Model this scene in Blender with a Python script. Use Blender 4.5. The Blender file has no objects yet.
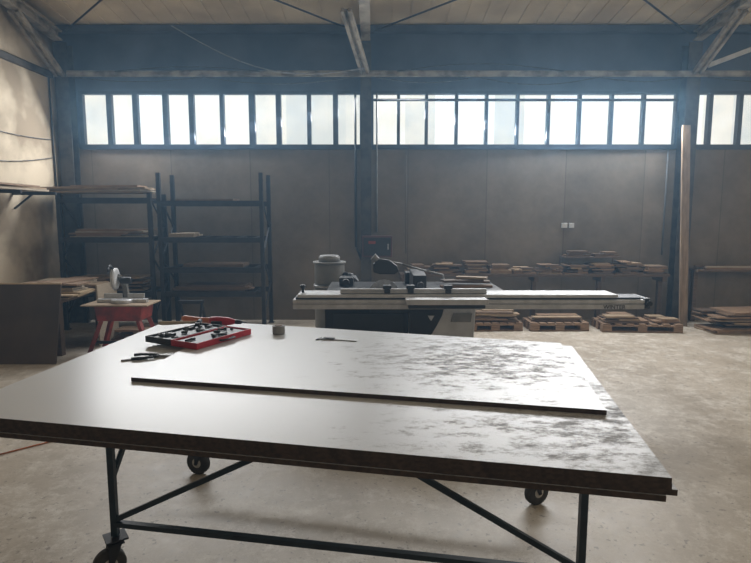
import bpy, bmesh, math, random
from mathutils import Vector, Matrix
random.seed(7)
sc=bpy.context.scene
COL=sc.collection

# ------------------------------------------------------------------ materials
def mat(name,c1,c2=None,rough=.6,metal=0,scale=6,detail=4,bump=0,stretch=None,lo=.35,hi=.65,spec=None):
    m=bpy.data.materials.new(name); m.use_nodes=True
    nt=m.node_tree; b=nt.nodes['Principled BSDF']
    b.inputs['Roughness'].default_value=rough; b.inputs['Metallic'].default_value=metal
    if spec is not None: b.inputs['Specular IOR Level'].default_value=spec
    if c2 is None: c2=tuple(x*.8 for x in c1)
    tc=nt.nodes.new('ShaderNodeTexCoord'); mp=nt.nodes.new('ShaderNodeMapping')
    nz=nt.nodes.new('ShaderNodeTexNoise'); cr=nt.nodes.new('ShaderNodeValToRGB')
    nz.inputs['Scale'].default_value=scale; nz.inputs['Detail'].default_value=detail
    if stretch: mp.inputs['Scale'].default_value=stretch
    nt.links.new(tc.outputs['Object'],mp.inputs['Vector']); nt.links.new(mp.outputs['Vector'],nz.inputs['Vector'])
    nt.links.new(nz.outputs['Fac'],cr.inputs['Fac'])
    cr.color_ramp.elements[0].position=lo; cr.color_ramp.elements[1].position=hi
    cr.color_ramp.elements[0].color=(*c2,1); cr.color_ramp.elements[1].color=(*c1,1)
    nt.links.new(cr.outputs['Color'],b.inputs['Base Color'])
    if bump:
        bp=nt.nodes.new('ShaderNodeBump'); bp.inputs['Strength'].default_value=bump; bp.inputs['Distance'].default_value=.01
        nt.links.new(nz.outputs['Fac'],bp.inputs['Height']); nt.links.new(bp.outputs['Normal'],b.inputs['Normal'])
    return m
M={}
M['steel_dark']=mat('dark_steel',(.03,.032,.038),(.013,.015,.02),rough=.5,metal=.3)
M['steel_blue']=mat('blue_painted_steel',(.016,.034,.048),(.01,.02,.03),rough=.45,scale=20)
M['column']=mat('column_steel',(.06,.055,.05),(.028,.026,.026),rough=.6,scale=7,detail=8,lo=.42,hi=.58)
M['rafter']=mat('rafter_steel',(.36,.32,.26),(.16,.14,.11),rough=.7,scale=5,detail=8,lo=.4,hi=.58)
M['rack']=mat('rack_steel',(.025,.025,.03),(.012,.013,.017),rough=.6,scale=9)
M['frame']=mat('window_frame',(.03,.05,.085),(.018,.03,.055),rough=.5)
M['alu']=mat('aluminium',(.58,.59,.61),(.46,.47,.48),rough=.4,metal=.3,scale=12)
M['white']=mat('white_paint',(.60,.61,.62),(.48,.49,.50),rough=.45)
M['black']=mat('black_plastic',(.018,.018,.02),(.01,.01,.012),rough=.45)
M['rubber']=mat('black_rubber',(.03,.03,.03),(.05,.048,.045),rough=.8,scale=30)
M['zinc']=mat('zinc_steel',(.4,.4,.4),(.25,.25,.25),rough=.4,metal=.8,scale=25)
M['hub']=mat('pale_nylon_hub',(.5,.49,.46),(.36,.35,.33),rough=.5,scale=25)
M['red']=mat('red_plastic',(.5,.02,.04),(.35,.012,.025),rough=.4)
M['orange']=mat('orange_plastic',(.6,.2,.08),(.42,.12,.05),rough=.4)
M['rust_red']=mat('rusty_red_paint',(.36,.045,.03),(.15,.028,.02),rough=.6,scale=9,detail=8)
M['grey']=mat('grey_paint',(.26,.26,.25),(.17,.17,.17),rough=.5)
M['greige']=mat('grey_drum_paint',(.20,.195,.18),(.12,.118,.11),rough=.5,scale=4)
M['iron']=mat('cast_iron',(.10,.10,.105),(.05,.05,.05),rough=.35,metal=.7)
M['maroon']=mat('maroon_paint',(.10,.035,.035),(.06,.02,.02),rough=.5)
M['cable']=mat('cable_grey',(.12,.12,.12),(.08,.08,.08),rough=.6)
woods=[]
for i,(a,b) in enumerate([((.31,.205,.13),(.18,.115,.073)),((.20,.135,.087),(.115,.075,.048)),((.37,.28,.185),(.24,.17,.11)),((.13,.088,.06),(.08,.053,.035)),((.46,.39,.30),(.33,.27,.20))]):
    woods.append(mat('wood_%s'%['tan','brown','pale','dark','birch'][i],a,b,rough=.75,scale=5,stretch=(1.5,14,14),bump=.2))
M['old_board']=mat('weathered_board',(.34,.25,.17),(.21,.15,.10),rough=.8,scale=4,stretch=(8,8,.8))
M['ply']=mat('plywood',(.5,.38,.24),(.38,.28,.17),rough=.6,scale=4,stretch=(1,10,1))
M['chip_edge']=mat('chipboard_edge',(.075,.052,.036),(.04,.028,.02),rough=.9,scale=45,bump=.2)
M['dark_panel']=mat('dark_laminate',(.085,.06,.043),(.055,.04,.03),rough=.6,scale=3)
M['wall_left']=mat('left_wall_plaster',(.58,.50,.38),(.27,.215,.15),rough=.9,scale=1.3,detail=14,lo=.38,hi=.56)
M['ceiling']=mat('ceiling_board',(.80,.69,.50),(.55,.46,.33),rough=.9,scale=1.2,detail=8)

def wall_mat():
    m=bpy.data.materials.new('back_wall_panels'); m.use_nodes=True; nt=m.node_tree; b=nt.nodes['Principled BSDF']
    b.inputs['Roughness'].default_value=.85
    L=nt.links.new
    tc=nt.nodes.new('ShaderNodeTexCoord')
    nz=nt.nodes.new('ShaderNodeTexNoise'); nz.inputs['Scale'].default_value=1.1; nz.inputs['Detail'].default_value=15; nz.inputs['Roughness'].default_value=.7
    cr=nt.nodes.new('ShaderNodeValToRGB'); cr.color_ramp.elements[0].position=.34; cr.color_ramp.elements[1].position=.66
    cr.color_ramp.elements[0].color=(.135,.108,.08,1); cr.color_ramp.elements[1].color=(.235,.195,.148,1)
    L(tc.outputs['Object'],nz.inputs['Vector']); L(nz.outputs['Fac'],cr.inputs['Fac'])
    sep=nt.nodes.new('ShaderNodeSeparateXYZ'); L(tc.outputs['Object'],sep.inputs[0])
    # each wall panel has its own slight tone
    dv=nt.nodes.new('ShaderNodeMath'); dv.operation='DIVIDE'; dv.inputs[1].default_value=1.15; L(sep.outputs['X'],dv.inputs[0])
    rd=nt.nodes.new('ShaderNodeMath'); rd.operation='FLOOR'; L(dv.outputs[0],rd.inputs[0])
    wn=nt.nodes.new('ShaderNodeTexWhiteNoise'); wn.noise_dimensions='1D'; L(rd.outputs[0],wn.inputs['W'])
    mr=nt.nodes.new('ShaderNodeMapRange'); mr.inputs['To Min'].default_value=.88; mr.inputs['To Max'].default_value=1.1; L(wn.outputs['Value'],mr.inputs['Value'])
    vm=nt.nodes.new('ShaderNodeVectorMath'); vm.operation='SCALE'; L(cr.outputs['Color'],vm.inputs[0]); L(mr.outputs['Result'],vm.inputs['Scale'])
    md=nt.nodes.new('ShaderNodeMath'); md.operation='PINGPONG'; md.inputs[1].default_value=.575
    L(sep.outputs['X'],md.inputs[0])
    ls=nt.nodes.new('ShaderNodeMath'); ls.operation='LESS_THAN'; ls.inputs[1].default_value=.007
    L(md.outputs[0],ls.inputs[0])
    mm=nt.nodes.new('ShaderNodeMath'); mm.operation='MULTIPLY'; mm.inputs[1].default_value=.5; L(ls.outputs[0],mm.inputs[0])
    mx=nt.nodes.new('ShaderNodeMixRGB'); mx.inputs['Color2'].default_value=(.07,.06,.05,1)
    L(mm.outputs[0],mx.inputs['Fac']); L(vm.outputs[0],mx.inputs['Color1'])
    L(mx.outputs['Color'],b.inputs['Base Color'])
    return m
M['wall_back']=wall_mat()
M['wall_upper_veil']=mat('upper_wall_veil_tint',(.075,.095,.135),(.035,.05,.08),rough=.8,scale=1.5,detail=8)  # blue-grey paints the window veil glare and backlit shade into the wall colour

def floor_mat():
    m=bpy.data.materials.new('dusty_concrete'); m.use_nodes=True; nt=m.node_tree; b=nt.nodes['Principled BSDF']
    L=nt.links.new
    tc=nt.nodes.new('ShaderNodeTexCoord')
    n1=nt.nodes.new('ShaderNodeTexNoise'); n1.inputs['Scale'].default_value=1.1; n1.inputs['Detail'].default_value=15; n1.inputs['Roughness'].default_value=.75
    n2=nt.nodes.new('ShaderNodeTexNoise'); n2.inputs['Scale'].default_value=6; n2.inputs['Detail'].default_value=15; n2.inputs['Distortion'].default_value=.1; n2.inputs['Roughness'].default_value=.84
    L(tc.outputs['Object'],n1.inputs['Vector']); L(tc.outputs['Object'],n2.inputs['Vector'])
    cr=nt.nodes.new('ShaderNodeValToRGB'); e=cr.color_ramp.elements
    e[0].position=.38; e[0].color=(.35,.30,.235,1); e[1].position=.62; e[1].color=(.53,.475,.395,1)
    L(n1.outputs['Fac'],cr.inputs['Fac'])
    c2=nt.nodes.new('ShaderNodeValToRGB'); e=c2.color_ramp.elements
    e[0].position=.48; e[0].color=(0,0,0,1); e[1].position=.62; e[1].color=(.8,.8,.8,1)
    L(n2.outputs['Fac'],c2.inputs['Fac'])
    mx=nt.nodes.new('ShaderNodeMixRGB'); mx.inputs['Color2'].default_value=(.70,.665,.60,1)
    L(c2.outputs['Color'],mx.inputs['Fac']); L(cr.outputs['Color'],mx.inputs['Color1'])
    n3=nt.nodes.new('ShaderNodeTexNoise'); n3.inputs['Scale'].default_value=34; n3.inputs['Detail'].default_value=3
    L(tc.outputs['Object'],n3.inputs['Vector'])
    c3=nt.nodes.new('ShaderNodeValToRGB'); e=c3.color_ramp.elements
    e[0].position=.64; e[0].color=(0,0,0,1); e[1].position=.69; e[1].color=(.6,.6,.6,1)
    L(n3.outputs['Fac'],c3.inputs['Fac'])
    mx2=nt.nodes.new('ShaderNodeMixRGB'); mx2.inputs['Color2'].default_value=(.14,.115,.09,1)
    L(c3.outputs['Color'],mx2.inputs['Fac']); L(mx.outputs['Color'],mx2.inputs['Color1'])
    L(mx2.outputs['Color'],b.inputs['Base Color'])
    rr=nt.nodes.new('ShaderNodeMapRange'); rr.inputs['From Min'].default_value=.3; rr.inputs['From Max'].default_value=.7; rr.inputs['To Min'].default_value=.34; rr.inputs['To Max'].default_value=.6
    L(n2.outputs['Fac'],rr.inputs['Value']); L(rr.outputs['Result'],b.inputs['Roughness'])
    bp=nt.nodes.new('ShaderNodeBump'); bp.inputs['Strength'].default_value=.08; bp.inputs['Distance'].default_value=.01
    L(n2.outputs['Fac'],bp.inputs['Height']); L(bp.outputs['Normal'],b.inputs['Normal'])
    return m
M['floor']=floor_mat()

def laminate_mat(name,base,cx,cy,amount,reach=1.3,peak=.17):
    """white laminate with graphite dust and smears concentrated around (cx,cy)"""
    m=bpy.data.materials.new(name); m.use_nodes=True; nt=m.node_tree; b=nt.nodes['Principled BSDF']
    L=nt.links.new
    tc=nt.nodes.new('ShaderNodeTexCoord')
    m0=nt.nodes.new('ShaderNodeMapping'); m0.inputs['Rotation'].default_value=(0,0,.5); m0.inputs['Scale'].default_value=(1,1.9,1); L(tc.outputs['Object'],m0.inputs['Vector'])
    n1=nt.nodes.new('ShaderNodeTexNoise'); n1.inputs['Scale'].default_value=9; n1.inputs['Detail'].default_value=15; n1.inputs['Roughness'].default_value=.84
    L(m0.outputs['Vector'],n1.inputs['Vector'])
    mp=nt.nodes.new('ShaderNodeMapping'); mp.inputs['Location'].default_value=(-cx,-cy,0); L(tc.outputs['Object'],mp.inputs['Vector'])
    ln=nt.nodes.new('ShaderNodeVectorMath'); ln.operation='LENGTH'; L(mp.outputs['Vector'],ln.inputs[0])
    mr=nt.nodes.new('ShaderNodeMapRange'); mr.inputs['From Min'].default_value=.1; mr.inputs['From Max'].default_value=reach
    mr.inputs['To Min'].default_value=peak; mr.inputs['To Max'].default_value=-.08
    L(ln.outputs['Value'],mr.inputs['Value'])
    ad=nt.nodes.new('ShaderNodeMath'); ad.operation='ADD'; L(n1.outputs['Fac'],ad.inputs[0]); L(mr.outputs['Result'],ad.inputs[1])
    cr=nt.nodes.new('ShaderNodeValToRGB'); e=cr.color_ramp.elements
    e[0].position=.55; e[0].color=(0,0,0,1); e[1].position=.66; e[1].color=(1,1,1,1)
    L(ad.outputs[0],cr.inputs['Fac'])
    m3=nt.nodes.new('ShaderNodeMath'); m3.operation='MULTIPLY'; m3.inputs[1].default_value=amount; L(cr.outputs['Color'],m3.inputs[0])
    mx=nt.nodes.new('ShaderNodeMixRGB'); mx.inputs['Color1'].default_value=(*base,1); mx.inputs['Color2'].default_value=(.11,.105,.10,1)
    L(m3.outputs[0],mx.inputs['Fac']); L(mx.outputs['Color'],b.inputs['Base Color'])
    rr=nt.nodes.new('ShaderNodeMapRange'); rr.inputs['To Min'].default_value=.33; rr.inputs['To Max'].default_value=.8
    L(m3.outputs[0],rr.inputs['Value']); L(rr.outputs['Result'],b.inputs['Roughness'])
    return m
M['lam_top']=laminate_mat('white_laminate_smudged',(.57,.60,.63),.52,-.1,.72,1.15,.12)
M['lam_low']=laminate_mat('white_laminate',(.56,.585,.61),1.1,-.7,.65,1.45,.11)

def glow_mat():
    m=bpy.data.materials.new('frosted_daylit_glass'); m.use_nodes=True; nt=m.node_tree; L=nt.links.new
    for n in list(nt.nodes): nt.nodes.remove(n)
    out=nt.nodes.new('ShaderNodeOutputMaterial'); em=nt.nodes.new('ShaderNodeEmission')
    ge=nt.nodes.new('ShaderNodeNewGeometry'); sp=nt.nodes.new('ShaderNodeSeparateXYZ'); L(ge.outputs['Position'],sp.inputs[0])
    dv=nt.nodes.new('ShaderNodeMath'); dv.operation='DIVIDE'; dv.inputs[1].default_value=.433; L(sp.outputs['X'],dv.inputs[0])
    fl=nt.nodes.new('ShaderNodeMath'); fl.operation='FLOOR'; L(dv.outputs[0],fl.inputs[0])
    wn=nt.nodes.new('ShaderNodeTexWhiteNoise'); wn.noise_dimensions='1D'; L(fl.outputs[0],wn.inputs['W'])
    nz=nt.nodes.new('ShaderNodeTexNoise'); nz.inputs['Scale'].default_value=2.5; nz.inputs['Detail'].default_value=2; L(ge.outputs['Position'],nz.inputs['Vector'])
    mi=nt.nodes.new('ShaderNodeMath'); mi.operation='MULTIPLY_ADD'; mi.inputs[1].default_value=.55; L(wn.outputs['Value'],mi.inputs[0]); 
    m4=nt.nodes.new('ShaderNodeMath'); m4.operation='MULTIPLY'; m4.inputs[1].default_value=.45; L(nz.outputs['Fac'],m4.inputs[0]); L(m4.outputs[0],mi.inputs[2])
    cr=nt.nodes.new('ShaderNodeValToRGB'); e=cr.color_ramp.elements
    e[0].position=.22; e[0].color=(.66,.70,.68,1); e[1].position=.75; e[1].color=(.96,1.01,1.03,1)
    x=cr.color_ramp.elements.new(.44); x.color=(.87,.86,.78,1)
    L(mi.outputs[0],cr.inputs['Fac'])
    L(cr.outputs['Color'],em.inputs['Color']); em.inputs['Strength'].default_value=1.1
    L(em.outputs[0],out.inputs['Surface'])
    return m
M['glass']=glow_mat()

# ------------------------------------------------------------------ mesh builder
class MB:
    def __init__(s): s.bm=bmesh.new()
    def _add(s,vs,fs,mi=0,smooth=False):
        bv=[s.bm.verts.new(v) for v in vs]
        for f in fs:
            try:
                fc=s.bm.faces.new([bv[i] for i in f]); fc.material_index=mi; fc.smooth=smooth
            except ValueError: pass
    def box(s,x0,x1,y0,y1,z0,z1,mi=0):
        vs=[Vector((x,y,z)) for x in (x0,x1) for y in (y0,y1) for z in (z0,z1)]
        s._add(vs,[(0,1,3,2),(4,6,7,5),(0,4,5,1),(2,3,7,6),(0,2,6,4),(1,5,7,3)],mi); return s
    def quadslab(s,pts,z0,z1,top=0,side=1):
        n=len(pts)
        vs=[Vector((x,y,z0)) for x,y in pts]+[Vector((x,y,z1)) for x,y in pts]
        bv=[s.bm.verts.new(v) for v in vs]
        f=s.bm.faces.new(bv[n:]); f.material_index=top
        f=s.bm.faces.new(bv[:n][::-1]); f.material_index=top
        for i in range(n):
            j=(i+1)%n
            f=s.bm.faces.new([bv[i],bv[j],bv[n+j],bv[n+i]]); f.material_index=side
        return s
    def prism(s,poly,axis,a0,a1,mi=0):
        n=len(poly)
        def P(p,a): return Vector((a,p[0],p[1])) if axis=='x' else (Vector((p[0],a,p[1])) if axis=='y' else Vector((p[0],p[1],a)))
        vs=[P(p,a0) for p in poly]+[P(p,a1) for p in poly]
        s._add(vs,[tuple(range(n)),tuple(range(2*n-1,n-1,-1))]+[(i,(i+1)%n,n+(i+1)%n,n+i) for i in range(n)],mi); return s
    def bar(s,p,q,w,h=None,mi=0):
        p=Vector(p);q=Vector(q); h=h or w; d=(q-p).normalized()
        up=Vector((0,0,1)) if abs(d.z)<.95 else Vector((0,1,0))
        a=d.cross(up).normalized()*w/2; b=a.normalized().cross(d).normalized()*h/2
        vs=[o+i*a+j*b for o in (p,q) for i,j in ((-1,-1),(1,-1),(1,1),(-1,1))]
        s._add(vs,[(3,2,1,0),(4,5,6,7)]+[(i,(i+1)%4,4+(i+1)%4,4+i) for i in range(4)],mi); return s
    def tube(s,p,q,r,r2=None,n=16,mi=0):
        p=Vector(p);q=Vector(q); r2=r if r2 is None else r2; d=(q-p).normalized()
        up=Vector((0,0,1)) if abs(d.z)<.95 else Vector((0,1,0))
        a=d.cross(up).normalized(); b=a.cross(d).normalized()
        vs=[]
        for o,rr in ((p,r),(q,r2)):
            for i in range(n):
                t=2*math.pi*i/n; vs.append(o+a*math.cos(t)*rr+b*math.sin(t)*rr)
        bv=[s.bm.verts.new(v) for v in vs]
        for f,sm in [(list(range(n))[::-1],False),(list(range(n,2*n)),False)]+[([i,(i+1)%n,n+(i+1)%n,n+i],True) for i in range(n)]:
            fc=s.bm.faces.new([bv[i] for i in f]); fc.material_index=mi; fc.smooth=sm
        return s
    def path(s,pts,r,n=8,mi=0):
        for a,b in zip(pts[:-1],pts[1:]): s.tube(a,b,r,n=n,mi=mi)
        return s
    def lathe(s,c,axis,prof,n=24,mi=0):
        c=Vector(c); d=Vector(axis).normalized()
        up=Vector((0,0,1)) if abs(d.z)<.95 else Vector((0,1,0))
        a=d.cross(up).normalized(); b=a.cross(d).normalized()
        rings=[]
        for r,h in prof:
            rings.append([s.bm.verts.new(c+d*h+a*math.cos(2*math.pi*i/n)*max(r,1e-4)+b*math.sin(2*math.pi*i/n)*max(r,1e-4)) for i in range(n)])
        for A,B in zip(rings[:-1],rings[1:]):
            for i in range(n):
                f=s.bm.faces.new([A[i],A[(i+1)%n],B[(i+1)%n],B[i]]); f.smooth=True; f.material_index=mi
        f=s.bm.faces.new(rings[0][::-1]); f.material_index=mi
        f=s.bm.faces.new(rings[-1]); f.material_index=mi
        return s
WM={}
def finish(mb,name,mats,parent=None,bevel=0,local=False,label=None,cat=None,kind=None,group=None,origin=None):
    bmesh.ops.recalc_face_normals(mb.bm,faces=mb.bm.faces)
    me=bpy.data.meshes.new(name); 
    mb.bm.to_mesh(me); mb.bm.free()
    if not isinstance(mats,(list,tuple)): mats=[mats]
    for m in mats: me.materials.append(M[m] if isinstance(m,str) else m)
    ob=bpy.data.objects.new(name,me); COL.objects.link(ob)
    if parent:
        ob.parent=parent
        if not local: me.transform(WM[parent.name].inverted())
        WM[ob.name]=WM[parent.name].copy()
    else:
        if origin is None:
            vs=[v.co for v in me.vertices]
            origin=Vector(((min(v.x for v in vs)+max(v.x for v in vs))/2,(min(v.y for v in vs)+max(v.y for v in vs))/2,min(v.z for v in vs)))
        origin=Vector(origin)
        me.transform(Matrix.Translation(-origin)); ob.location=origin
        WM[ob.name]=Matrix.Translation(origin)
    if bevel:
        bv=ob.modifiers.new('bevel','BEVEL'); bv.width=bevel; bv.segments=2; bv.limit_method='ANGLE'; bv.angle_limit=math.radians(40)
    if label: ob['label']=label
    if cat: ob['category']=cat
    if kind: ob['kind']=kind
    if group: ob['group']=group
    return ob
def thing(name,loc,label=None,cat=None,rot=0,kind=None,group=None):
    e=bpy.data.objects.new(name,None); e.empty_display_size=.1; COL.objects.link(e)
    e.location=loc; e.rotation_euler=(0,0,rot)
    WM[e.name]=Matrix.Translation(Vector(loc))@Matrix.Rotation(rot,4,'Z')
    if label: e['label']=label
    if cat: e['category']=cat
    if kind: e['kind']=kind
    if group: e['group']=group
    return e

# ------------------------------------------------------------------ room shell
WY=8.3           # inner face of the back wall
WX=-4.55         # inner face of the left wall
ZS,ZT=2.53,3.33  # window sill / head
S='structure'
finish(MB().box(-5,9,-5,9,-.1,0),'floor','floor',kind=S)
w=MB()
w.box(-4.75,8,WY,WY+.2,0,ZS)
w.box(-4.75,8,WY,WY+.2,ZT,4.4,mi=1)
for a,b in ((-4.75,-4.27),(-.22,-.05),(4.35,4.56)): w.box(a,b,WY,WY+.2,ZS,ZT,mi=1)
finish(w,'wall_back',['wall_back','wall_upper_veil'],kind=S)
finish(MB().box(-4.75,WX,-5,WY,0,6),'wall_left','wall_left',kind=S)
def roofz(y): return 4.2+.1*(WY-y)
# trapezoidal (ribbed) roof sheeting, ribs running up the slope
c=MB(); c.prism([(WY+.2,roofz(WY+.2)),(-5,roofz(-5)),(-5,roofz(-5)+.12),(WY+.2,roofz(WY+.2)+.12)],'x',-4.75,8)
for k in range(50):
    x=-4.5+k*.25
    c.bar((x,WY,roofz(WY)-.004),(x,2,roofz(2)-.004),.05,.016)
finish(c,'ceiling','ceiling',kind=S)
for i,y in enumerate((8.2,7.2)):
    finish(MB().box(WX,8,y-.05,y+.05,roofz(y)-.11,roofz(y)-.02),'trim_%d'%(i+1),'rafter' if i else 'wall_upper_veil',kind=S)

def window(n,x0,x1,panes,mull):
    e=thing('window_%d'%n,((x0+x1)/2,WY+.05,ZS),kind=S)
    f=MB(); fy0,fy1=WY+.0,WY+.08
    f.box(x0,x1,fy0-.03,fy1,ZS-.02,ZS+.05); f.box(x0,x1,fy0,fy1,ZT-.04,ZT)
    ed=[x0]+[p for pr in panes for p in pr]+[x1]
    for a,b in zip(ed[0::2],ed[1::2]):
        if b-a>.002: f.box(a,b,fy0,fy1,ZS+.05,ZT-.04)
    if mull: f.box(x0,x1,fy0+.02,fy1-.02,ZT-.13,ZT-.10)
    finish(f,'frame','frame',parent=e,kind=S)
    g=MB(); g.box(x0+.01,x1-.01,WY+.085,WY+.09,ZS,ZT-.01)
    finish(g,'glass_pane','glass',parent=e,kind=S)
def ux(u): return (u-375.5)*.01443   # image pixel columns to metres along the back wall
p1=[(83.5,107),(112,133),(138,163),(168,189),(194,220),(224,249),(255,276),(281,307),(311,333),(338,360)]
p2=[(373.5,397),(400,425),(428,455),(458,485),(488,516),(519,547),(550,578),(581,610),(613,642),(645,675)]
p3=[(691,708),(712,738),(742,770),(774,800),(804,830)]
window(1,-4.27,-.22,[(ux(a),ux(b)) for a,b in p1],False)
window(2,-.05,4.35,[(ux(a),ux(b)) for a,b in p2],True)
window(3,4.56,6.6,[(ux(a),ux(b)) for a,b in p3],False)

def hcol(x0,x1,n):
    m=MB(); y0,y1=WY-.18,WY-.002
    m.box(x0,x1,y0,y0+.014,0,3.95); m.box(x0,x1,y1-.014,y1,0,3.95); xc=(x0+x1)/2
    m.box(xc-.01,xc+.01,y0+.014,y1-.014,0,3.95)
    m.box(x0-.04,x1+.04,y0-.04,y1,0,.015)
    return finish(m,'steel_column','column',label='dark steel H-section column against the window wall',cat='column',group='steel wall columns')
cols=[(-4.49,-4.30),(-.21,-.06),(4.36,4.55)]
for i,(a,b) in enumerate(cols): hcol(a,b,i)
kneex=[-4.40,-.36,4.46]
for i,(a,b) in enumerate(cols):
    xc=(a+b)/2; m=MB()
    ya,yb=8.1,2.0
    m.bar((xc,ya,roofz(ya)-.25),(xc,yb,roofz(yb)-.25),.13,.02); m.bar((xc,ya,roofz(ya)-.135),(xc,yb,roofz(yb)-.135),.13,.02)
    m.bar((xc,ya,roofz(ya)-.19),(xc,yb,roofz(yb)-.19),.02,.13)
    r=thing('roof_rafter',(xc,ya,roofz(ya)-.25),label='beige painted steel roof rafter with diagonal knee brace',cat='roof beam',group='roof rafters')
    finish(m,'beam','rafter',parent=r)
    k=MB(); p=Vector((xc,8.1,3.5)); q=Vector((kneex[i],7.15,roofz(7.15)-.27))
    off=.045
    k.bar(p+Vector((-off,0,0)),q+Vector((-off,0,0)),.04,.06); k.bar(p+Vector((off,0,0)),q+Vector((off,0,0)),.04,.06)
    k.bar(p+Vector((0,.02,.01)),q+Vector((0,.02,.01)),.05,.02)
    finish(k,'knee_brace','rafter',parent=r)
finish(MB().bar((4.6,8.05,3.62),(6.0,7.8,4.13),.045,.06),'diagonal_brace','alu',label='pale steel brace rising from the column to the roof',cat='brace')
def rod(p,q,nm='bracing_rod'):
    finish(MB().tube(p,q,.012,n=8),nm,'steel_dark',label='thin steel bracing rod under the roof',cat='rod',group='roof bracing rods')
for a,b in ((-4.25,-.2),(0,4.3)):
    rod((a,8.05,roofz(8.05)-.14),(b,4.2,roofz(4.2)-.14)); rod((b,8.05,roofz(8.05)-.18),(a,4.2,roofz(4.2)-.18))
tr=thing('cable_tray',(1.3,8.06,3.47),label='long steel cable tray with loose cables above the windows',cat='cable tray')
m=MB(); m.box(-4.28,7,8.04,8.10,3.49,3.53); m.tube((-4.28,8.06,3.545),(7,8.06,3.545),.012,n=8); m.tube((-4.28,8.03,3.475),(7,8.03,3.475),.01,n=8)
finish(m,'tray','rafter',parent=tr)
def sagwire(x0,x1,z,sag,y=8.03,r=.007):
    pts=[(x0+(x1-x0)*i/12,y,z-sag*math.sin(math.pi*i/12)) for i in range(13)]
    finish(MB().path(pts,r,n=6),'loose_cable','black',parent=tr)
sagwire(-4.2,-2.4,3.46,.06); sagwire(-2.4,-.3,3.46,.09); sagwire(0,1.4,3.46,.07); sagwire(1.4,3.1,3.46,.10); sagwire(3.1,4.3,3.46,.06); sagwire(4.6,6,3.46,.06)
sagwire(.3,2.6,3.54,-.10); sagwire(-3.6,-1.6,3.54,-.06)
m=MB(); m.box(WX+.002,WX+.06,3,8.1,3.46,3.53); m.tube((WX+.03,3,3.54),(WX+.03,8.1,3.54),.014,n=8)
finish(m,'cable_tray','column',label='cable tray with pipe fixed along the plaster wall',cat='cable tray')
finish(MB().path([(-.02,8.24,3.19),(4.32,8.24,3.19)],.014),'conduit_pipe','steel_dark',label='thin dark conduit pipe crossing the windows',cat='pipe')
m=MB(); m.path([(-.29,8.27,3.3),(-.29,8.27,1.1),(-.2,8.27,.9)],.017)
finish(m,'wall_cable','black',label='black vertical cable beside the steel column',cat='cable')
finish(MB().path([(.02,8.28,3.3),(.02,8.28,1.32)],.014),'wall_conduit','grey',label='grey conduit running down beside the steel column',cat='pipe')
finish(MB().path([(4.24,8.28,2.5),(4.24,8.28,.98)],.012),'wall_conduit','cable',label='grey conduit running down beside the steel column',cat='pipe')
pts=[]
for i in range(15):
    t=i/14; pts.append((-2.75+2.6*t,7.9,4.1-.55*t-.3*math.sin(math.pi*t)))
finish(MB().path(pts,.008,n=6),'hanging_wire','grey',label='thin sagging wire hung from the roof',cat='wire')
for k,(z0_,z1_,sag) in enumerate(((2.75,2.62,.1),(2.3,2.38,.12))):
    pts=[(WX+.012,5.5+2.6*i/10,z0_+(z1_-z0_)*i/10-sag*math.sin(math.pi*i/10)) for i in range(11)]
    finish(MB().path(pts,.006,n=6),'wall_cable','cable',label='thin dark cable sagging along the plaster wall',cat='cable',group='cables on the plaster wall')
finish(MB().path([(WX+.02,8.05,3.45),(WX+.02,8.05,1.95)],.014,n=6),'wall_conduit','column',label='dark conduit running down the plaster wall',cat='pipe')
finish(MB().path([(.45,8.28,2.5),(.45,8.28,1.0)],.006,n=6),'wall_conduit','wall_back',label='thin conduit running down the wall',cat='pipe')
m=MB(); m.box(2.74,2.82,8.265,8.299,1.38,1.45); m.box(2.85,2.92,8.265,8.299,1.38,1.45)
finish(m,'wall_socket','white',label='pair of pale sockets on the wall',cat='socket',bevel=.005)

# ------------------------------------------------------------------ shelving racks
def rack(x0,x1,levels,loc_label,topz):
    e=thing('storage_rack',((x0+x1)/2,7.9,0),label=loc_label,cat='rack',group='steel storage racks')
    for x in (x0,x1):
        for y in (7.58,8.1):
            m=MB(); m.box(x-.025,x+.025,y-.025,y+.025,0.01,topz); m.box(x-.04,x+.04,y-.04,y+.04,0,.01)
            for k in range(int(topz/.12)): m.box(x-.029,x+.029,y-.028,y+.028,.1+k*.12,.112+k*.12)
            finish(m,'upright','rack',parent=e)
        m=MB(); z=.2; f=1
        while z<topz-.35:
            m.bar((x,7.6 if f else 8.08,z),(x,8.08 if f else 7.6,z+.4),.018); z+=.4; f=1-f
        finish(m,'cross_brace','rack',parent=e)
    for z in levels:
        m=MB()
        m.box(x0+.025,x1-.025,7.56,7.6,z-.07,z); m.box(x0+.025,x1-.025,8.08,8.12,z-.07,z)
        for k in range(6):
            xx=x0+.1+(x1-x0-.2)*k/5; m.box(xx-.03,xx+.03,7.6,8.08,z-.03,z)
        finish(m,'shelf','rack',parent=e)
rack(-4.25,-3.03,[.53,1.27,1.8],'dark steel storage rack holding wood offcuts near the corner',1.86)
rack(-2.90,-1.53,[.53,.86,1.27,1.76],'dark steel storage rack with mostly empty shelves',2.13)

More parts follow.
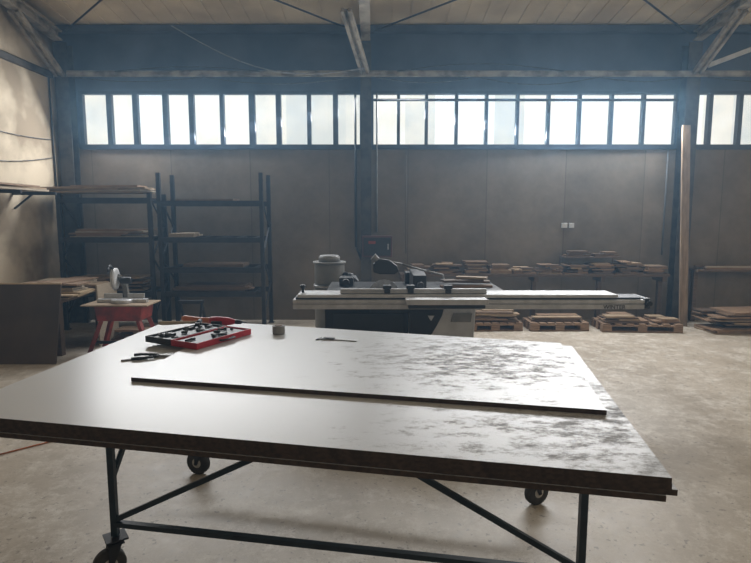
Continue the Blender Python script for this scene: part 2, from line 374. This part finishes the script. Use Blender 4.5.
def plank(cx,cy,z,l,wd,t,rot=0,wood=None,group='wood offcuts',label=None,tilt=0):
    m=MB(); m.box(-l/2,l/2,-wd/2,wd/2,0,t)
    W=random.choice(woods) if wood is None else wood
    o=finish(m,'wood_plank',W,label=label or 'sawn wooden plank offcut in a loose stack',cat='plank',group=group,origin=(0,0,0))
    o.location=(cx,cy,z); o.rotation_euler=(0,tilt,rot)
    return o
def stack(x0,x1,y0,y1,z,h,group,label,jit=.05,wset=None,mn=.55,tmax=.026):
    zz=z+.001; first=True
    while zz<z+h:
        t=random.uniform(.012,tmax); nrow=random.choice((1,2,2)); 
        for r in range(nrow):
            dep=(y1-y0)/nrow; l=(x1-x0)*random.uniform(.85 if first else mn,1.0)
            cx=(x0+x1)/2+random.uniform(-.5,.5)*((x1-x0)-l); rot=random.uniform(-jit,jit)
            if nrow>1: rot*=.3
            wd=max(.04,min(dep-.03-abs(math.sin(rot))*l,dep*.9))
            plank(cx,y0+dep*(r+.5),zz,l,wd,t,rot,None if wset is None else woods[random.choice(wset)],group,label)
        zz+=t+.0015; first=False
lab='wooden plank offcut lying on the steel rack'
stack(-4.48,-2.98,7.36,8.05,1.862,.09,'planks on the corner rack',lab,.08,(2,4,0),.4)
stack(-4.2,-3.1,7.63,8.05,1.27,.10,'planks on the corner rack',lab,.05,(0,4,2),.3)
stack(-4.2,-3.2,7.63,8.05,.53,.18,'planks on the corner rack',lab,.03,None,.4)
stack(-2.82,-2.45,7.63,8.05,1.27,.04,'planks on the open rack',lab,.02,(4,))
stack(-2.7,-1.9,7.63,8.05,1.76,.02,'planks on the open rack',lab,.02,(1,3))
stack(-2.7,-1.8,7.63,8.05,.86,.04,'planks on the open rack',lab,.02,(1,3))
stack(-2.8,-1.7,7.63,8.05,.53,.06,'planks on the open rack',lab,.02,(1,3))
e=thing('wall_bracket_shelf',(-4.4,6.4,1.75),label='dark steel bracket shelf on the plaster wall carrying boards',cat='shelf')
for y in (5.6,6.4,7.1):
    finish(MB().bar((WX+.002,y,1.84),(-4.0,y,1.84),.03,.04).bar((WX+.01,y,1.65),(-4.3,y,1.83),.02),'bracket','rack',parent=e)
for i,(x,z,l,wd,r) in enumerate([(-4.36,1.862,1.6,.18,0),(-4.13,1.862,1.45,.16,.03),(-4.26,1.886,1.45,.2,-.06),(-4.2,1.91,1.2,.2,.08)]):
    plank(x,6.32+.03*i,z,l,wd,.022,math.radians(90)+r,woods[[0,4,2,0][i]],'boards on the wall bracket','long pale board resting on wall brackets')

# ------------------------------------------------------------------ low timber shelf along the back wall
e=thing('timber_shelf',(2.3,8.1,0),label='long low timber storage shelf against the back wall',cat='shelf')
m=MB(); m.box(.35,4.2,7.93,8.27,.69,.73); finish(m,'board',woods[3],parent=e)
for x in (.4,1.35,2.3,3.25,4.13):
    finish(MB().box(x-.03,x+.03,8.06,8.12,0,.69),'leg',woods[3],parent=e)
    finish(MB().box(x-.03,x+.03,7.94,8.25,.62,.69),'bracket',woods[3],parent=e)
g='offcuts on the low timber shelf'; lab='rough wooden plank offcut stacked on the timber shelf'
for x0,x1,h in ((.42,.80,.12),(.82,1.25,.15),(1.27,1.62,.17),(1.64,1.95,.12),(1.97,2.3,.07),(2.32,2.68,.12),(2.7,3.05,.12),(3.07,3.42,.14),(3.44,3.85,.16),(3.86,4.18,.11)):
    stack(x0,x1,7.94,8.24,.73,h,g,lab,.16,(0,1,2,3,1),.35,.022)
e=thing('timber_trestle_shelf',(3.1,8.15,.74),label='small raised shelf holding short boards on the timber shelf',cat='shelf')
finish(MB().box(2.72,3.52,8.0,8.25,.955,.97),'board',woods[3],parent=e)
for x in (2.73,3.51): finish(MB().box(x-.008,x+.008,8.26,8.275,.73,.97),'leg',woods[3],parent=e)
stack(2.74,3.1,8.02,8.24,.971,.07,g,lab,.08,(3,1)); stack(3.14,3.5,8.02,8.24,.971,.05,g,lab,.08,(3,1))

def pallet(cx,cy,w_,d,rot,label):
    e=thing('wooden_pallet',(cx,cy,0),label=label,cat='pallet',rot=rot,group='floor pallets')
    for k in (-1,0,1):
        m=MB()
        m.box(-w_/2,w_/2,k*(d/2-.05)-.05,k*(d/2-.05)+.05,0,.018)
        for j in (-1,0,1): m.box(j*(w_/2-.06)-.06,j*(w_/2-.06)+.06,k*(d/2-.05)-.05,k*(d/2-.05)+.05,.018,.08)
        m.box(-w_/2,w_/2,k*(d/2-.05)-.05,k*(d/2-.05)+.05,.08,.098)
        finish(m,'skid',woods[0],parent=e,local=True)
    for k in range(7):
        x=-w_/2+.05+(w_-.1)*k/6
        finish(MB().box(x-.045,x+.045,-d/2,d/2,.099,.116),'deck_board',woods[0],parent=e,local=True)
pallet(1.62,7.68,.75,.42,.05,'pale wooden pallet with planks stacked on it')
pallet(2.5,7.68,.8,.42,.03,'pale wooden pallet with a few planks')
pallet(3.6,7.62,1.05,.48,-.06,'pale wooden pallet loaded with planks')
g='planks on the floor pallets'; lab='rough wooden plank lying on a pallet'
stack(1.28,1.98,7.5,7.86,.118,.13,g,lab,.12,(0,1,2,3),.35,.022)
stack(2.15,2.85,7.52,7.86,.118,.05,g,lab,.10,(0,1,2),.4,.02)
stack(3.1,3.7,7.42,7.8,.118,.08,g,lab,.14,(0,1,2,3),.4,.022)
stack(3.75,4.12,7.42,7.8,.118,.05,g,lab,.08,(0,2),.5,.02)
g='loose boards on the floor'; lab='loose board lying in a low pile on the floor'
stack(4.45,5.9,7.25,7.85,.0,.28,g,lab,.12,(0,1,2,3),.35)
e=thing('timber_ledge',(5.8,8.05,0),label='narrow dark timber ledge along the wall',cat='shelf')
finish(MB().box(4.66,7,8.05,8.28,.755,.78),'board',woods[1],parent=e)
for x in (4.72,5.8,6.9): finish(MB().box(x-.03,x+.03,8.2,8.26,0,.755),'leg',woods[1],parent=e)
stack(4.7,5.6,8.07,8.26,.78,.03,'offcuts on the ledge','thin plank lying on the timber ledge',.03)
finish(MB().prism([(7.80,0),(7.83,0),(8.09,2.82),(8.06,2.82)],'x',4.31,4.42),'leaning_board','old_board',label='tall weathered board leaning on the steel column',cat='board')

# ------------------------------------------------------------------ electrical cabinet on the wall
e=thing('electrical_cabinet',(.03,8.2,.98),label='maroon electrical cabinet mounted beside the column',cat='cabinet')
finish(MB().box(-.19,.24,8.0,8.12,.97,1.27),'body','maroon',parent=e,bevel=.006)
finish(MB().box(-.17,.22,7.985,8.0,.99,1.25),'door','black',parent=e,bevel=.004)
finish(MB().box(.17,.19,7.965,7.985,1.08,1.16),'handle','zinc',parent=e)
finish(MB().box(-.10,-.0,7.975,7.985,1.16,1.2),'switch_plate','rust_red',parent=e)
finish(MB().box(-.03,.24,8.12,8.299,1.0,1.04),'bracket','steel_dark',parent=e)

# ------------------------------------------------------------------ dust extractor
e=thing('dust_extractor',(-.52,6.3,0),label='grey dust extractor drum standing behind the saw',cat='dust extractor')
finish(MB().lathe((-.52,6.3,.30),(0,0,1),[(.15,0),(.17,.01),(.17,.46),(.165,.47)]),'collector_drum','greige',parent=e)
finish(MB().lathe((-.52,6.3,.80),(0,0,1),[(.165,0),(.17,.02),(.17,.22),(.165,.235)]),'housing','greige',parent=e)
finish(MB().tube((-.52,6.3,1.036),(-.52,6.3,1.055),.185,n=24),'top_ring','grey',parent=e)
finish(MB().lathe((-.52,6.3,1.056),(0,0,1),[(.12,0),(.12,.05),(.10,.07)]),'motor_cover','grey',parent=e)
finish(MB().tube((-.52,6.3,.773),(-.52,6.3,.798),.185,n=24),'clamp_ring','zinc',parent=e)
m=MB()
for dx,dy in ((-1,-1),(1,-1),(1,1),(-1,1)): m.bar((-.52+dx*.10,6.3+dy*.10,.31),(-.52+dx*.15,6.3+dy*.15,0),.025)
finish(m,'stand','steel_dark',parent=e)
finish(MB().path([(-.35,6.25,.9),(-.25,6.2,.88),(-.2,6.1,.8),(-.18,6.0,.6),(-.15,5.85,.4)],.045,n=12),'hose','black',parent=e)

# ------------------------------------------------------------------ sliding panel saw
e=thing('panel_saw',(.2,5.3,0),label='sliding panel saw with long aluminium sliding table',cat='saw machine')
b=thing('cabinet',(0,0,0)); b.parent=e; b.matrix_parent_inverse=WM[e.name].inverted(); WM['cabinet']=Matrix.Identity(4)
b.location=(0,0,0)
finish(MB().box(-.46,.30,5.0,5.75,.06,.80).box(-.42,.9,5.05,5.7,0,.06),'body','steel_dark',parent=b,bevel=.01)
finish(MB().prism([(.301,.06),(.87,.06),(.91,.79),(.301,.79)],'y',4.985,5.72),'side_housing','white',parent=b,bevel=.01)
finish(MB().prism([(.303,.76),(.62,.76),(.60,.68),(.55,.58),(.49,.48),(.40,.38),(.303,.32)],'y',4.972,4.984),'dark_graphic','black',parent=b)
finish(MB().prism([(.47,.68),(.53,.68),(.50,.63)],'y',4.962,4.971),'emblem','white',parent=b)
finish(MB().prism([(.68,.62),(.86,.62),(.87,.70),(.70,.70)],'y',4.972,4.984),'vent_plate','grey',parent=b)
finish(MB().box(-.38,.25,4.985,4.999,.12,.70),'access_door','black',parent=b,bevel=.003)
finish(MB().box(-.46,.62,5.0,5.85,.84,.88).box(-.40,.55,5.05,5.8,.80,.84),'saw_table','iron',parent=e,bevel=.004)
finish(MB().box(.62,1.2,5.15,5.85,.85,.88).box(.62,1.2,5.15,5.18,.80,.85).box(.62,1.2,5.82,5.85,.80,.85),'extension_table','iron',parent=e,bevel=.004)
m=MB(); m.box(-.70,2.28,4.70,4.95,.785,.868); m.box(-.70,2.28,4.685,4.70,.79,.825); m.box(-.70,2.28,4.685,4.70,.84,.866)
finish(m,'fixed_rail','alu',parent=e)
m=MB(); m.box(-.68,2.26,4.72,4.93,.8685,.8835); finish(m,'rail_groove','steel_dark',parent=e)
m=MB(); m.box(-.66,2.05,4.69,4.95,.884,.912); m.box(-.66,2.05,4.68,4.69,.887,.909)
finish(m,'sliding_table','alu',parent=e,bevel=.002)
finish(MB().box(-.05,.30,4.77,4.95,.74,.784),'beam_support','steel_dark',parent=e,bevel=.006)
finish(MB().box(2.281,2.33,4.68,4.96,.79,.88).tube((2.31,4.675,.84),(2.31,4.65,.84),.025),'end_cap','black',parent=e,bevel=.008)
cu=bpy.data.curves.new('lettering','FONT'); cu.body='WINTER'; cu.size=.05; cu.extrude=.001
to=bpy.data.objects.new('lettering_tmp',cu); COL.objects.link(to)
bpy.context.view_layer.update()
me=bpy.data.meshes.new_from_object(to.evaluated_get(bpy.context.evaluated_depsgraph_get()))
bpy.data.objects.remove(to)
me.transform(Matrix.Translation((1.93,4.683,.790))@Matrix.Rotation(math.radians(90),4,'X'))
me.transform(WM[e.name].inverted())
me.materials.clear(); me.materials.append(M['black'])
lt=bpy.data.objects.new('lettering',me); COL.objects.link(lt); lt.parent=e
m=MB(); m.tube((-.63,4.82,.913),(-.63,4.82,.95),.012); m.lathe((-.63,4.82,.95),(0,0,1),[(.02,0),(.026,.015),(.02,.03)])
finish(m,'clamp_knob','black',parent=e)
m=MB(); m.box(.25,.92,4.50,4.66,.876,.895); m.box(.25,.92,4.49,4.50,.855,.9)
finish(m,'crosscut_table','alu',parent=e,bevel=.003)
m=MB(); m.box(.27,.90,4.52,4.66,.82,.874); finish(m,'crosscut_frame','black',parent=e,bevel=.003)
m=MB(); m.box(-.30,.95,4.74,4.78,.914,.955); m.box(-.30,.95,4.73,4.74,.918,.93); m.box(-.30,.95,4.73,4.74,.942,.95)
finish(m,'crosscut_fence','alu',parent=e,bevel=.003)
for x in (.10,.30,.62):
    m=MB(); m.box(x-.035,x+.035,4.72,4.80,.956,.985); m.box(x-.025,x+.025,4.71,4.728,.92,.955)
    finish(m,'flip_stop','black',parent=e,bevel=.004)
m=MB(); m.box(.34,.46,5.0,5.6,.885,1.04); m.box(.30,.5,5.62,5.8,.885,1.0); m.tube((.40,4.98,.96),(.40,4.9,.96),.03)
finish(m,'rip_fence','black',parent=e,bevel=.006)
gp=[(-.02,1.05),(.04,1.03),(.18,1.03),(.22,1.06),(.20,1.11),(.13,1.165),(.03,1.175),(-.02,1.13)]
finish(MB().prism(gp,'y',5.18,5.24),'blade_guard','black',parent=e,bevel=.01)
finish(MB().path([(.10,5.21,1.155),(.25,5.28,1.12),(.50,5.5,1.03),(.7,5.8,.96),(.8,5.8,.6),(.8,5.72,.4)],.009,n=10),'guard_arm','grey',parent=e)
finish(MB().lathe((.03,5.21,1.15),(-.6,0,.5),[(.025,0),(.03,.03),(.03,.05),(.038,.07)]),'dust_port','grey',parent=e)
finish(MB().lathe((.08,5.2,.83),(0,1,0),[(.15,0),(.15,.004)],n=36),'saw_blade','zinc',parent=e)
m=MB(); m.box(-.58,-.47,5.1,5.5,.75,.83); m.tube((-.52,5.09,.8),(-.52,5.05,.8),.04)
finish(m,'control_box','grey',parent=e,bevel=.006)
m=MB(); m.box(-.36,-.22,5.5,5.7,.881,.96); m.tube((-.29,5.49,.92),(-.29,5.42,.92),.035)
finish(m,'scoring_motor','black',parent=e,bevel=.006)
for i,(x,y,l,wd,r) in enumerate([(.88,5.4,.5,.1,.1),(.92,5.6,.45,.12,-.15),(.85,5.47,.4,.14,.2),(.95,5.5,.3,.1,-.3)]):
    plank(x,y,.881+i*.024,l,wd,.02,r,woods[(0,1,3,2)[i]],'offcuts on the saw','short board offcut lying on the saw table')

# ------------------------------------------------------------------ corner: side table with sheets, dark panel, mitre saw
e=thing('low_workbench',(-3.9,6.6,0),label='low timber workbench covered with plywood sheets',cat='workbench')
finish(MB().box(-4.5,-3.5,6.12,7.2,.60,.64),'bench_top',woods[1],parent=e)
for x in (-4.44,-3.56):
    for y in (6.18,7.12): finish(MB().box(x-.04,x+.04,y-.04,y+.04,0,.6),'leg',woods[3],parent=e)
for i,(x,y,r) in enumerate(((-3.95,6.66,.0),(-3.9,6.7,.05),(-3.86,6.66,-.05),(-3.9,6.72,.08))):
    m=MB(); m.box(-.52,.52,-.48,.48,0,.014); o=finish(m,'plywood_sheet','ply',label='pale plywood sheet lying on the low workbench',cat='plywood',group='plywood sheets',origin=(0,0,0))
    o.location=(x,y,.642+i*.016); o.rotation_euler=(0,0,r)
stack(-4.1,-3.35,6.3,7.0,.706,.09,'offcuts on the low workbench','thin board offcut lying on the plywood sheets',.2,(0,2,4),.35)
e=thing('dark_panel',(-3.95,5.9,0),label='large dark brown panel with pale edge leaning on the workbench',cat='panel')
finish(MB().prism([(5.80,0),(5.82,0),(6.02,.83),(6.0,.83)],'x',-4.5,-3.40),'board','dark_panel',parent=e)
finish(MB().prism([(6.0,.831),(6.02,.831),(6.023,.845),(6.003,.845)],'x',-4.5,-3.40),'edge_strip','ply',parent=e)

sx0=-2.86
e=thing('saw_stand',(sx0,6.3,0),label='rusty red steel stand with splayed legs carrying the mitre saw',cat='stand')
finish(MB().box(sx0-.40,sx0+.34,6.1,6.5,.57,.585),'top',woods[2],parent=e,bevel=.003)
m=MB(); m.prism([(sx0-.24,.40),(sx0+.24,.40),(sx0+.27,.569),(sx0-.27,.569)],'y',6.13,6.47)
finish(m,'housing','rust_red',parent=e,bevel=.01)
for x,dx in ((sx0-.21,-.14),(sx0+.21,.14)):
    for y,dy in ((6.17,-.06),(6.43,.06)):
        finish(MB().bar((x,y,.40),(x+dx,y+dy,0),.045),'leg','rust_red',parent=e)
finish(MB().bar((sx0-.29,6.14,.16),(sx0+.29,6.14,.16),.03),'stretcher','steel_dark',parent=e)
e=thing('mitre_saw',(sx0,6.3,.612),label='white and grey mitre saw with raised head on a red stand',cat='mitre saw')
def T3(x,y,z): return (x+sx0+2.98,y-.12,z+.01)
m=MB(); m.lathe(T3(-2.98,6.42,.602),(0,0,1),[(.15,0),(.15,.04),(.14,.05)]); m.box(sx0-.36,sx0+.34,6.29,6.38,.612,.66)
finish(m,'base','alu',parent=e,bevel=.003)
finish(MB().box(sx0-.30,sx0-.04,6.381,6.40,.65,.73).box(sx0+.04,sx0+.28,6.381,6.4,.65,.73),'fence','alu',parent=e)
finish(MB().bar(T3(-2.98,6.58,.62),T3(-3.0,6.56,.86),.07,.06).bar(T3(-3.0,6.56,.84),T3(-3.02,6.4,.99),.06),'arm','greige',parent=e,bevel=.005)
finish(MB().lathe(T3(-3.05,6.38,.95),(1,.15,0),[(.10,-.03),(.15,-.024),(.15,.024),(.10,.03)],n=32),'blade_guard','white',parent=e)
finish(MB().lathe(T3(-3.05,6.38,.94),(1,.15,0),[(.12,-.004),(.16,-.002),(.16,.002),(.12,.004)],n=40),'blade','zinc',parent=e)
finish(MB().lathe(T3(-3.0,6.4,.92),(1,.1,0),[(.045,.02),(.05,.04),(.05,.15),(.035,.17)]),'motor','black',parent=e)
finish(MB().path([T3(-3.05,6.35,1.08),T3(-3.06,6.28,1.14),T3(-3.05,6.2,1.12),T3(-3.04,6.17,1.06)],.016,n=10),'handle','black',parent=e)
e.location=(sx0-.02,6.3,.586); e.scale=(.8,.8,.8)
plank(sx0-.46,6.85,.0,.02,.5,.74,0,woods[4],'boards beside the stand','pale board standing upright beside the saw stand')
g='boards beside the stand'; lab='short loose board lying on the floor near the saw stand'
stack(-3.28,-2.45,6.7,7.2,0,.16,g,lab,.15,(0,2,3),.4)
e=thing('steel_trestle',(-2.25,6.75,0),label='thin dark folding trestle beside the mitre saw stand',cat='trestle')
finish(MB().box(-2.4,-2.1,6.72,6.78,.50,.54),'top_rail','steel_dark',parent=e)
for x in (-2.38,-2.12):
    finish(MB().bar((x,6.75,.5),(x-.02,6.6,0),.025).bar((x,6.75,.5),(x+.02,6.95,0),.025),'leg','steel_dark',parent=e)
finish(MB().path([(-3.2,3.0,.006),(-2.6,3.45,.006),(-2.1,3.95,.006),(-1.7,4.5,.006)],.005,n=8),'extension_cable','orange',label='thin orange extension cable lying on the concrete floor',cat='cable')

# ------------------------------------------------------------------ the trolley table with laminate boards
FL,BL,BR,FR=Vector((-1.146,2.314,0)),Vector((-1.064,3.285,0)),Vector((.863,2.916,0)),Vector((.775,1.97,0))
e=thing('board_trolley',(-.14,2.62,0),label='dark blue steel trolley on casters carrying white boards',cat='trolley')
ztop=.772
m=MB(); up=Vector((0,0,ztop-.021))
ring=[FL,FR,BR,BL]
for a,b_ in zip(ring,ring[1:]+ring[:1]): m.bar(a+up,b_+up,.035,.04)
mid0=FL.lerp(FR,.5)+up; mid1=BL.lerp(BR,.5)+up; m.bar(mid0,mid1,.035,.036)
finish(m,'top_frame','steel_blue',parent=e)
for p in ring:
    finish(MB().bar(p+Vector((0,0,.19)),p+Vector((0,0,ztop-.04)),.027,.027),'leg','steel_blue',parent=e)
lo=Vector((0,0,.245))
finish(MB().bar(FL+lo,FR+lo,.027,.022),'lower_rail','steel_blue',parent=e)
finish(MB().bar(BL+lo,BR+lo,.027,.022),'lower_rail','steel_blue',parent=e)
def brace(p,q): finish(MB().bar(p,q,.018,.022),'diagonal_brace','steel_blue',parent=e)
z1=Vector((0,0,ztop-.03)); z0=Vector((0,0,.26))
brace(FL+z0,FL.lerp(FR,.48)+z1); brace(FR+z0,FL.lerp(FR,.53)+z1)
brace(FL+Vector((0,0,.45)),FL.lerp(BL,.3)+z1)
def caster(p,ang,r=.068):
    c=thing('caster',(0,0,0)); c.parent=e; c.matrix_parent_inverse=WM[e.name].inverted(); WM[c.name]=Matrix.Translation(p)@Matrix.Rotation(ang,4,'Z')
    c.location=p; c.rotation_euler=(0,0,ang)
    finish(MB().lathe((-.0215+.0,.03,r),(1,0,0),[(.045,0),(r-.006,.0),(r,.006),(r,.037),(r-.006,.043),(.045,.043)],n=32),'tyre','rubber',parent=c,local=True)
    finish(MB().lathe((-.0235,.03,r),(1,0,0),[(.012,0),(.03,.002),(.044,.004),(.044,.043),(.03,.045),(.012,.047)],n=24),'hub','hub',parent=c,local=True)
    m=MB()
    for sx in (-1,1): m.prism([(-.02,.16),(.035,.16),(.040,r-.01),(.022,r-.01)],'x',sx*.029-.002,sx*.029+.002)
    m.box(-.031,.031,-.03,.04,.156,.164); m.box(-.045,.045,-.045,.045,.178,.186); m.tube((0,0,.162),(0,0,.18),.022); m.tube((-.036,.03,r),(.036,.03,r),.008)
    finish(m,'fork','steel_dark',parent=c,local=True)
for p,a,r in ((FL,2.2,.068),(BL,1.25,.074),(BR,-1.1,.074),(FR,.4,.068)): caster(p,a,r)

A,B,C,D=(-1.643,2.037),(.845,1.515),(1.114,3.107),(-1.456,3.810)
def shift(q,dx,dy,s=1.0):
    cx=sum(p[0] for p in q)/4; cy=sum(p[1] for p in q)/4
    return [(cx+(p[0]-cx)*s+dx,cy+(p[1]-cy)*s+dy) for p in q]
bl='white laminated chipboard sheet stacked on the trolley'
q=[A,B,C,D]
z=ztop+.001
for i,(dx,dy,s) in enumerate(((-.004,.004,.996),(.022,.006,1.0),(.004,.004,1.0),(0,0,1.0))):
    finish(MB().quadslab(shift(q,dx,dy,s),z,z+.0185),'laminated_board',['lam_low','chip_edge'],label=bl,cat='board',group='laminated boards',bevel=0)
    z+=.0195
ztb=z-.001
T=[(-1.093,2.433),(.862,2.013),(1.046,3.10),(-.973,3.70)]
finish(MB().quadslab(T,ztb+.001,ztb+.019),'laminated_board',['lam_top','chip_edge'],label='smaller white laminated sheet with dark scuffs on top',cat='board',group='laminated boards')
zt=ztb+.0195

# ------------------------------------------------------------------ things on the boards
rot=math.radians(62)
e=thing('tool_case',(-1.03,3.22,zt+.001),label='open black tool case with red shell full of bits',cat='tool case',rot=rot)
def tray(x0,x1,y0,y1,h,mt,nm,t=.008,z0=0):
    m=MB(); m.box(x0,x1,y0,y1,z0,z0+t)
    m.box(x0,x1,y0,y0+t,z0+t,z0+h); m.box(x0,x1,y1-t,y1,z0+t,z0+h); m.box(x0,x0+t,y0+t,y1-t,z0+t,z0+h); m.box(x1-t,x1,y0+t,y1-t,z0+t,z0+h)
    return finish(m,nm,mt,parent=e,local=True,bevel=.003)
tray(-.22,.22,0,.2,.035,'black','case_body')
tray(-.22,.22,-.2,-.004,.035,'red','lid')
finish(MB().box(-.205,.205,-.185,-.019,.009,.026),'lid_liner','black',parent=e,local=True)
finish(MB().box(-.205,.205,.014,.186,.009,.024),'body_liner','black',parent=e,local=True)
rr_=random.Random(3)
m=MB()
for k in range(14):
    cx,cy=rr_.uniform(-.17,.17),rr_.uniform(.04,.16); a=rr_.uniform(0,3.14); l=rr_.uniform(.015,.04); r=rr_.uniform(.004,.009)
    m.tube((cx-l*math.cos(a),cy-l*.5*math.sin(a),.025+r),(cx+l*math.cos(a),cy+l*.5*math.sin(a),.025+r),r,n=8)
finish(m,'drill_bit','iron',parent=e,local=True)['kind']='stuff'
m=MB()
for k in range(10):
    cx,cy=rr_.uniform(-.17,.17),rr_.uniform(-.16,-.04); a=rr_.uniform(0,3.14); l=rr_.uniform(.015,.045); r=rr_.uniform(.004,.010)
    m.tube((cx-l*math.cos(a),cy-l*.5*math.sin(a),.027+r),(cx+l*math.cos(a),cy+l*.5*math.sin(a),.027+r),r,n=8)
finish(m,'bit_set','steel_dark',parent=e,local=True)['kind']='stuff'
finish(MB().path([(.05,-.205,.02),(.05,-.225,.02),(-.05,-.225,.02),(-.05,-.205,.02)],.006),'carry_handle','black',parent=e,local=True)
e=thing('cordless_screwdriver',(-1.08,3.60,zt+.002),label='red and black power screwdriver with wood-coloured handle lying down',cat='power tool',rot=-.25)
finish(MB().lathe((-.0,0,.03),(1,0,0),[(.018,0),(.026,.01),(.028,.05),(.028,.12),(.022,.15),(.013,.18),(.01,.19)]),'motor_body','red',parent=e,local=True)
finish(MB().lathe((.18,0,.03),(1,0,0),[(.010,0),(.015,.005),(.013,.04),(.005,.05),(.003,.08)]),'chuck','black',parent=e,local=True)
finish(MB().lathe((.01,0,.028),(-1,.12,0),[(.016,0),(.02,.02),(.017,.08),(.02,.16),(.022,.21),(.017,.23)]),'handle',M['orange'],parent=e,local=True)
finish(MB().box(.03,.10,-.05,-.02,0.004,.035),'battery','black',parent=e,local=True,bevel=.006)
e=thing('hammer',(-1.22,3.42,zt+.052),label='hammer with wooden handle lying across the tool case',cat='hammer',rot=.15)
e.location.z=zt+.0365
WM[e.name]=Matrix.Translation(e.location)@Matrix.Rotation(.15,4,'Z')
finish(MB().lathe((-.12,0,.016),(1,0,0),[(.009,0),(.013,.02),(.011,.1),(.008,.16),(.01,.24)]),'handle',woods[4],parent=e,local=True)
finish(MB().tube((.12,-.045,.016),(.12,.045,.016),.014).box(.108,.132,-.075,-.045,.008,.024),'head','steel_dark',parent=e,local=True)
e=thing('tape_roll',(-.588,3.34,zt+.001),label='grey roll of adhesive tape standing on the board',cat='tape')
finish(MB().lathe((-.588,3.34,zt+.001),(0,0,1),[(.036,0),(.038,.004),(.038,.046),(.036,.05),(.024,.05),(.024,.046)]),'roll','grey',parent=e)
finish(MB().lathe((-.588,3.34,zt+.0475),(0,0,1),[(.014,0),(.023,.0),(.023,.006),(.014,.006)]),'core',woods[1],parent=e)
e=thing('pliers',(-1.13,2.86,ztb+.001),label='open steel pliers lying on the board',cat='pliers',rot=.25)
for s_ in (-1,1):
    finish(MB().prism([(-.012,s_*.0),(.02,s_*.012),(.075,s_*.024),(.078,s_*.018),(.03,s_*.002)],'z',.002 if s_>0 else .0,.013,),'jaw','zinc',parent=e,local=True,bevel=.001)
    finish(MB().path([(-.005,s_*.006,.009),(-.03,s_*.026,.009),(-.09,s_*.045,.009),(-.13,s_*.042,.009)],.0075,n=10),'grip','steel_dark',parent=e,local=True)
e=thing('small_wrench',(-1.25,2.80,ztb+.001),label='small steel wrench lying beside the pliers',cat='wrench',rot=.5)
finish(MB().box(-.05,.05,-.007,.007,0,.008),'shank','zinc',parent=e,local=True,bevel=.002)
finish(MB().prism([(.05,-.014),(.075,-.014),(.068,-.004),(.068,.004),(.075,.014),(.05,.014)],'z',0,.009),'jaw','zinc',parent=e,local=True)
e=thing('caliper',(-.22,3.17,zt+.001),label='steel sliding caliper lying on the white board',cat='caliper',rot=-.32)
finish(MB().box(-.12,.12,-.007,.007,0,.004),'beam','zinc',parent=e,local=True)
finish(MB().prism([(-.12,.007),(-.10,.007),(-.11,.03)],'z',0,.004).prism([(-.12,-.007),(-.095,-.007),(-.118,-.045)],'z',0,.004),'fixed_jaw','steel_dark',parent=e,local=True)
finish(MB().box(-.085,-.02,-.011,.011,.0045,.01).prism([(-.085,-.011),(-.06,-.011),(-.083,-.045)],'z',0.0045,.008),'slider','steel_dark',parent=e,local=True)

# ------------------------------------------------------------------ light
world=bpy.data.worlds.new('world'); sc.world=world; world.use_nodes=True
wn=world.node_tree
bg=wn.nodes['Background']; bg.inputs[0].default_value=(.85,.9,1,1); bg.inputs[1].default_value=.3
vs_=wn.nodes.new('ShaderNodeVolumeScatter'); vs_.inputs['Color'].default_value=(.40,.70,1,1); vs_.inputs['Density'].default_value=.013; vs_.inputs['Anisotropy'].default_value=.5
wn.links.new(vs_.outputs[0],wn.nodes['World Output'].inputs['Volume'])
def area(name,loc,target,sx,sy,power,col):
    l=bpy.data.lights.new(name,'AREA'); l.shape='RECTANGLE'; l.size=sx; l.size_y=sy; l.energy=power; l.color=col
    o=bpy.data.objects.new(name,l); COL.objects.link(o); o.location=loc
    o.rotation_euler=(Vector(target)-Vector(loc)).to_track_quat('-Z','Y').to_euler()
area('rear_fill_light',(2,-4.5,3.2),(0,4,1.5),7,2,65,(1,.89,.74))  # added warm fill lamp behind the camera, lifts the room; no window there
area('side_fill_light',(7.6,3,3.0),(-3,6,3.0),3,2,75,(1,.86,.66))  # unseen fill lamp added at the right, aimed at the left wall; no door
area('clerestory_daylight',(-2.2,8.22,2.95),(-1.6,3,-.5),4.0,.7,155,(.92,.96,1))
area('clerestory_daylight',(2.2,8.22,2.95),(1.6,3,-.5),4.3,.7,235,(.92,.96,1))
sc.view_settings.view_transform='Standard'

# ------------------------------------------------------------------ camera
cam=bpy.data.cameras.new('camera'); co=bpy.data.objects.new('camera',cam); COL.objects.link(co)
co.location=(0,0,1.6); co.rotation_euler=(math.radians(90-7),0,0)
cam.sensor_width=36; cam.lens=560/751*36; cam.clip_end=100
sc.camera=co
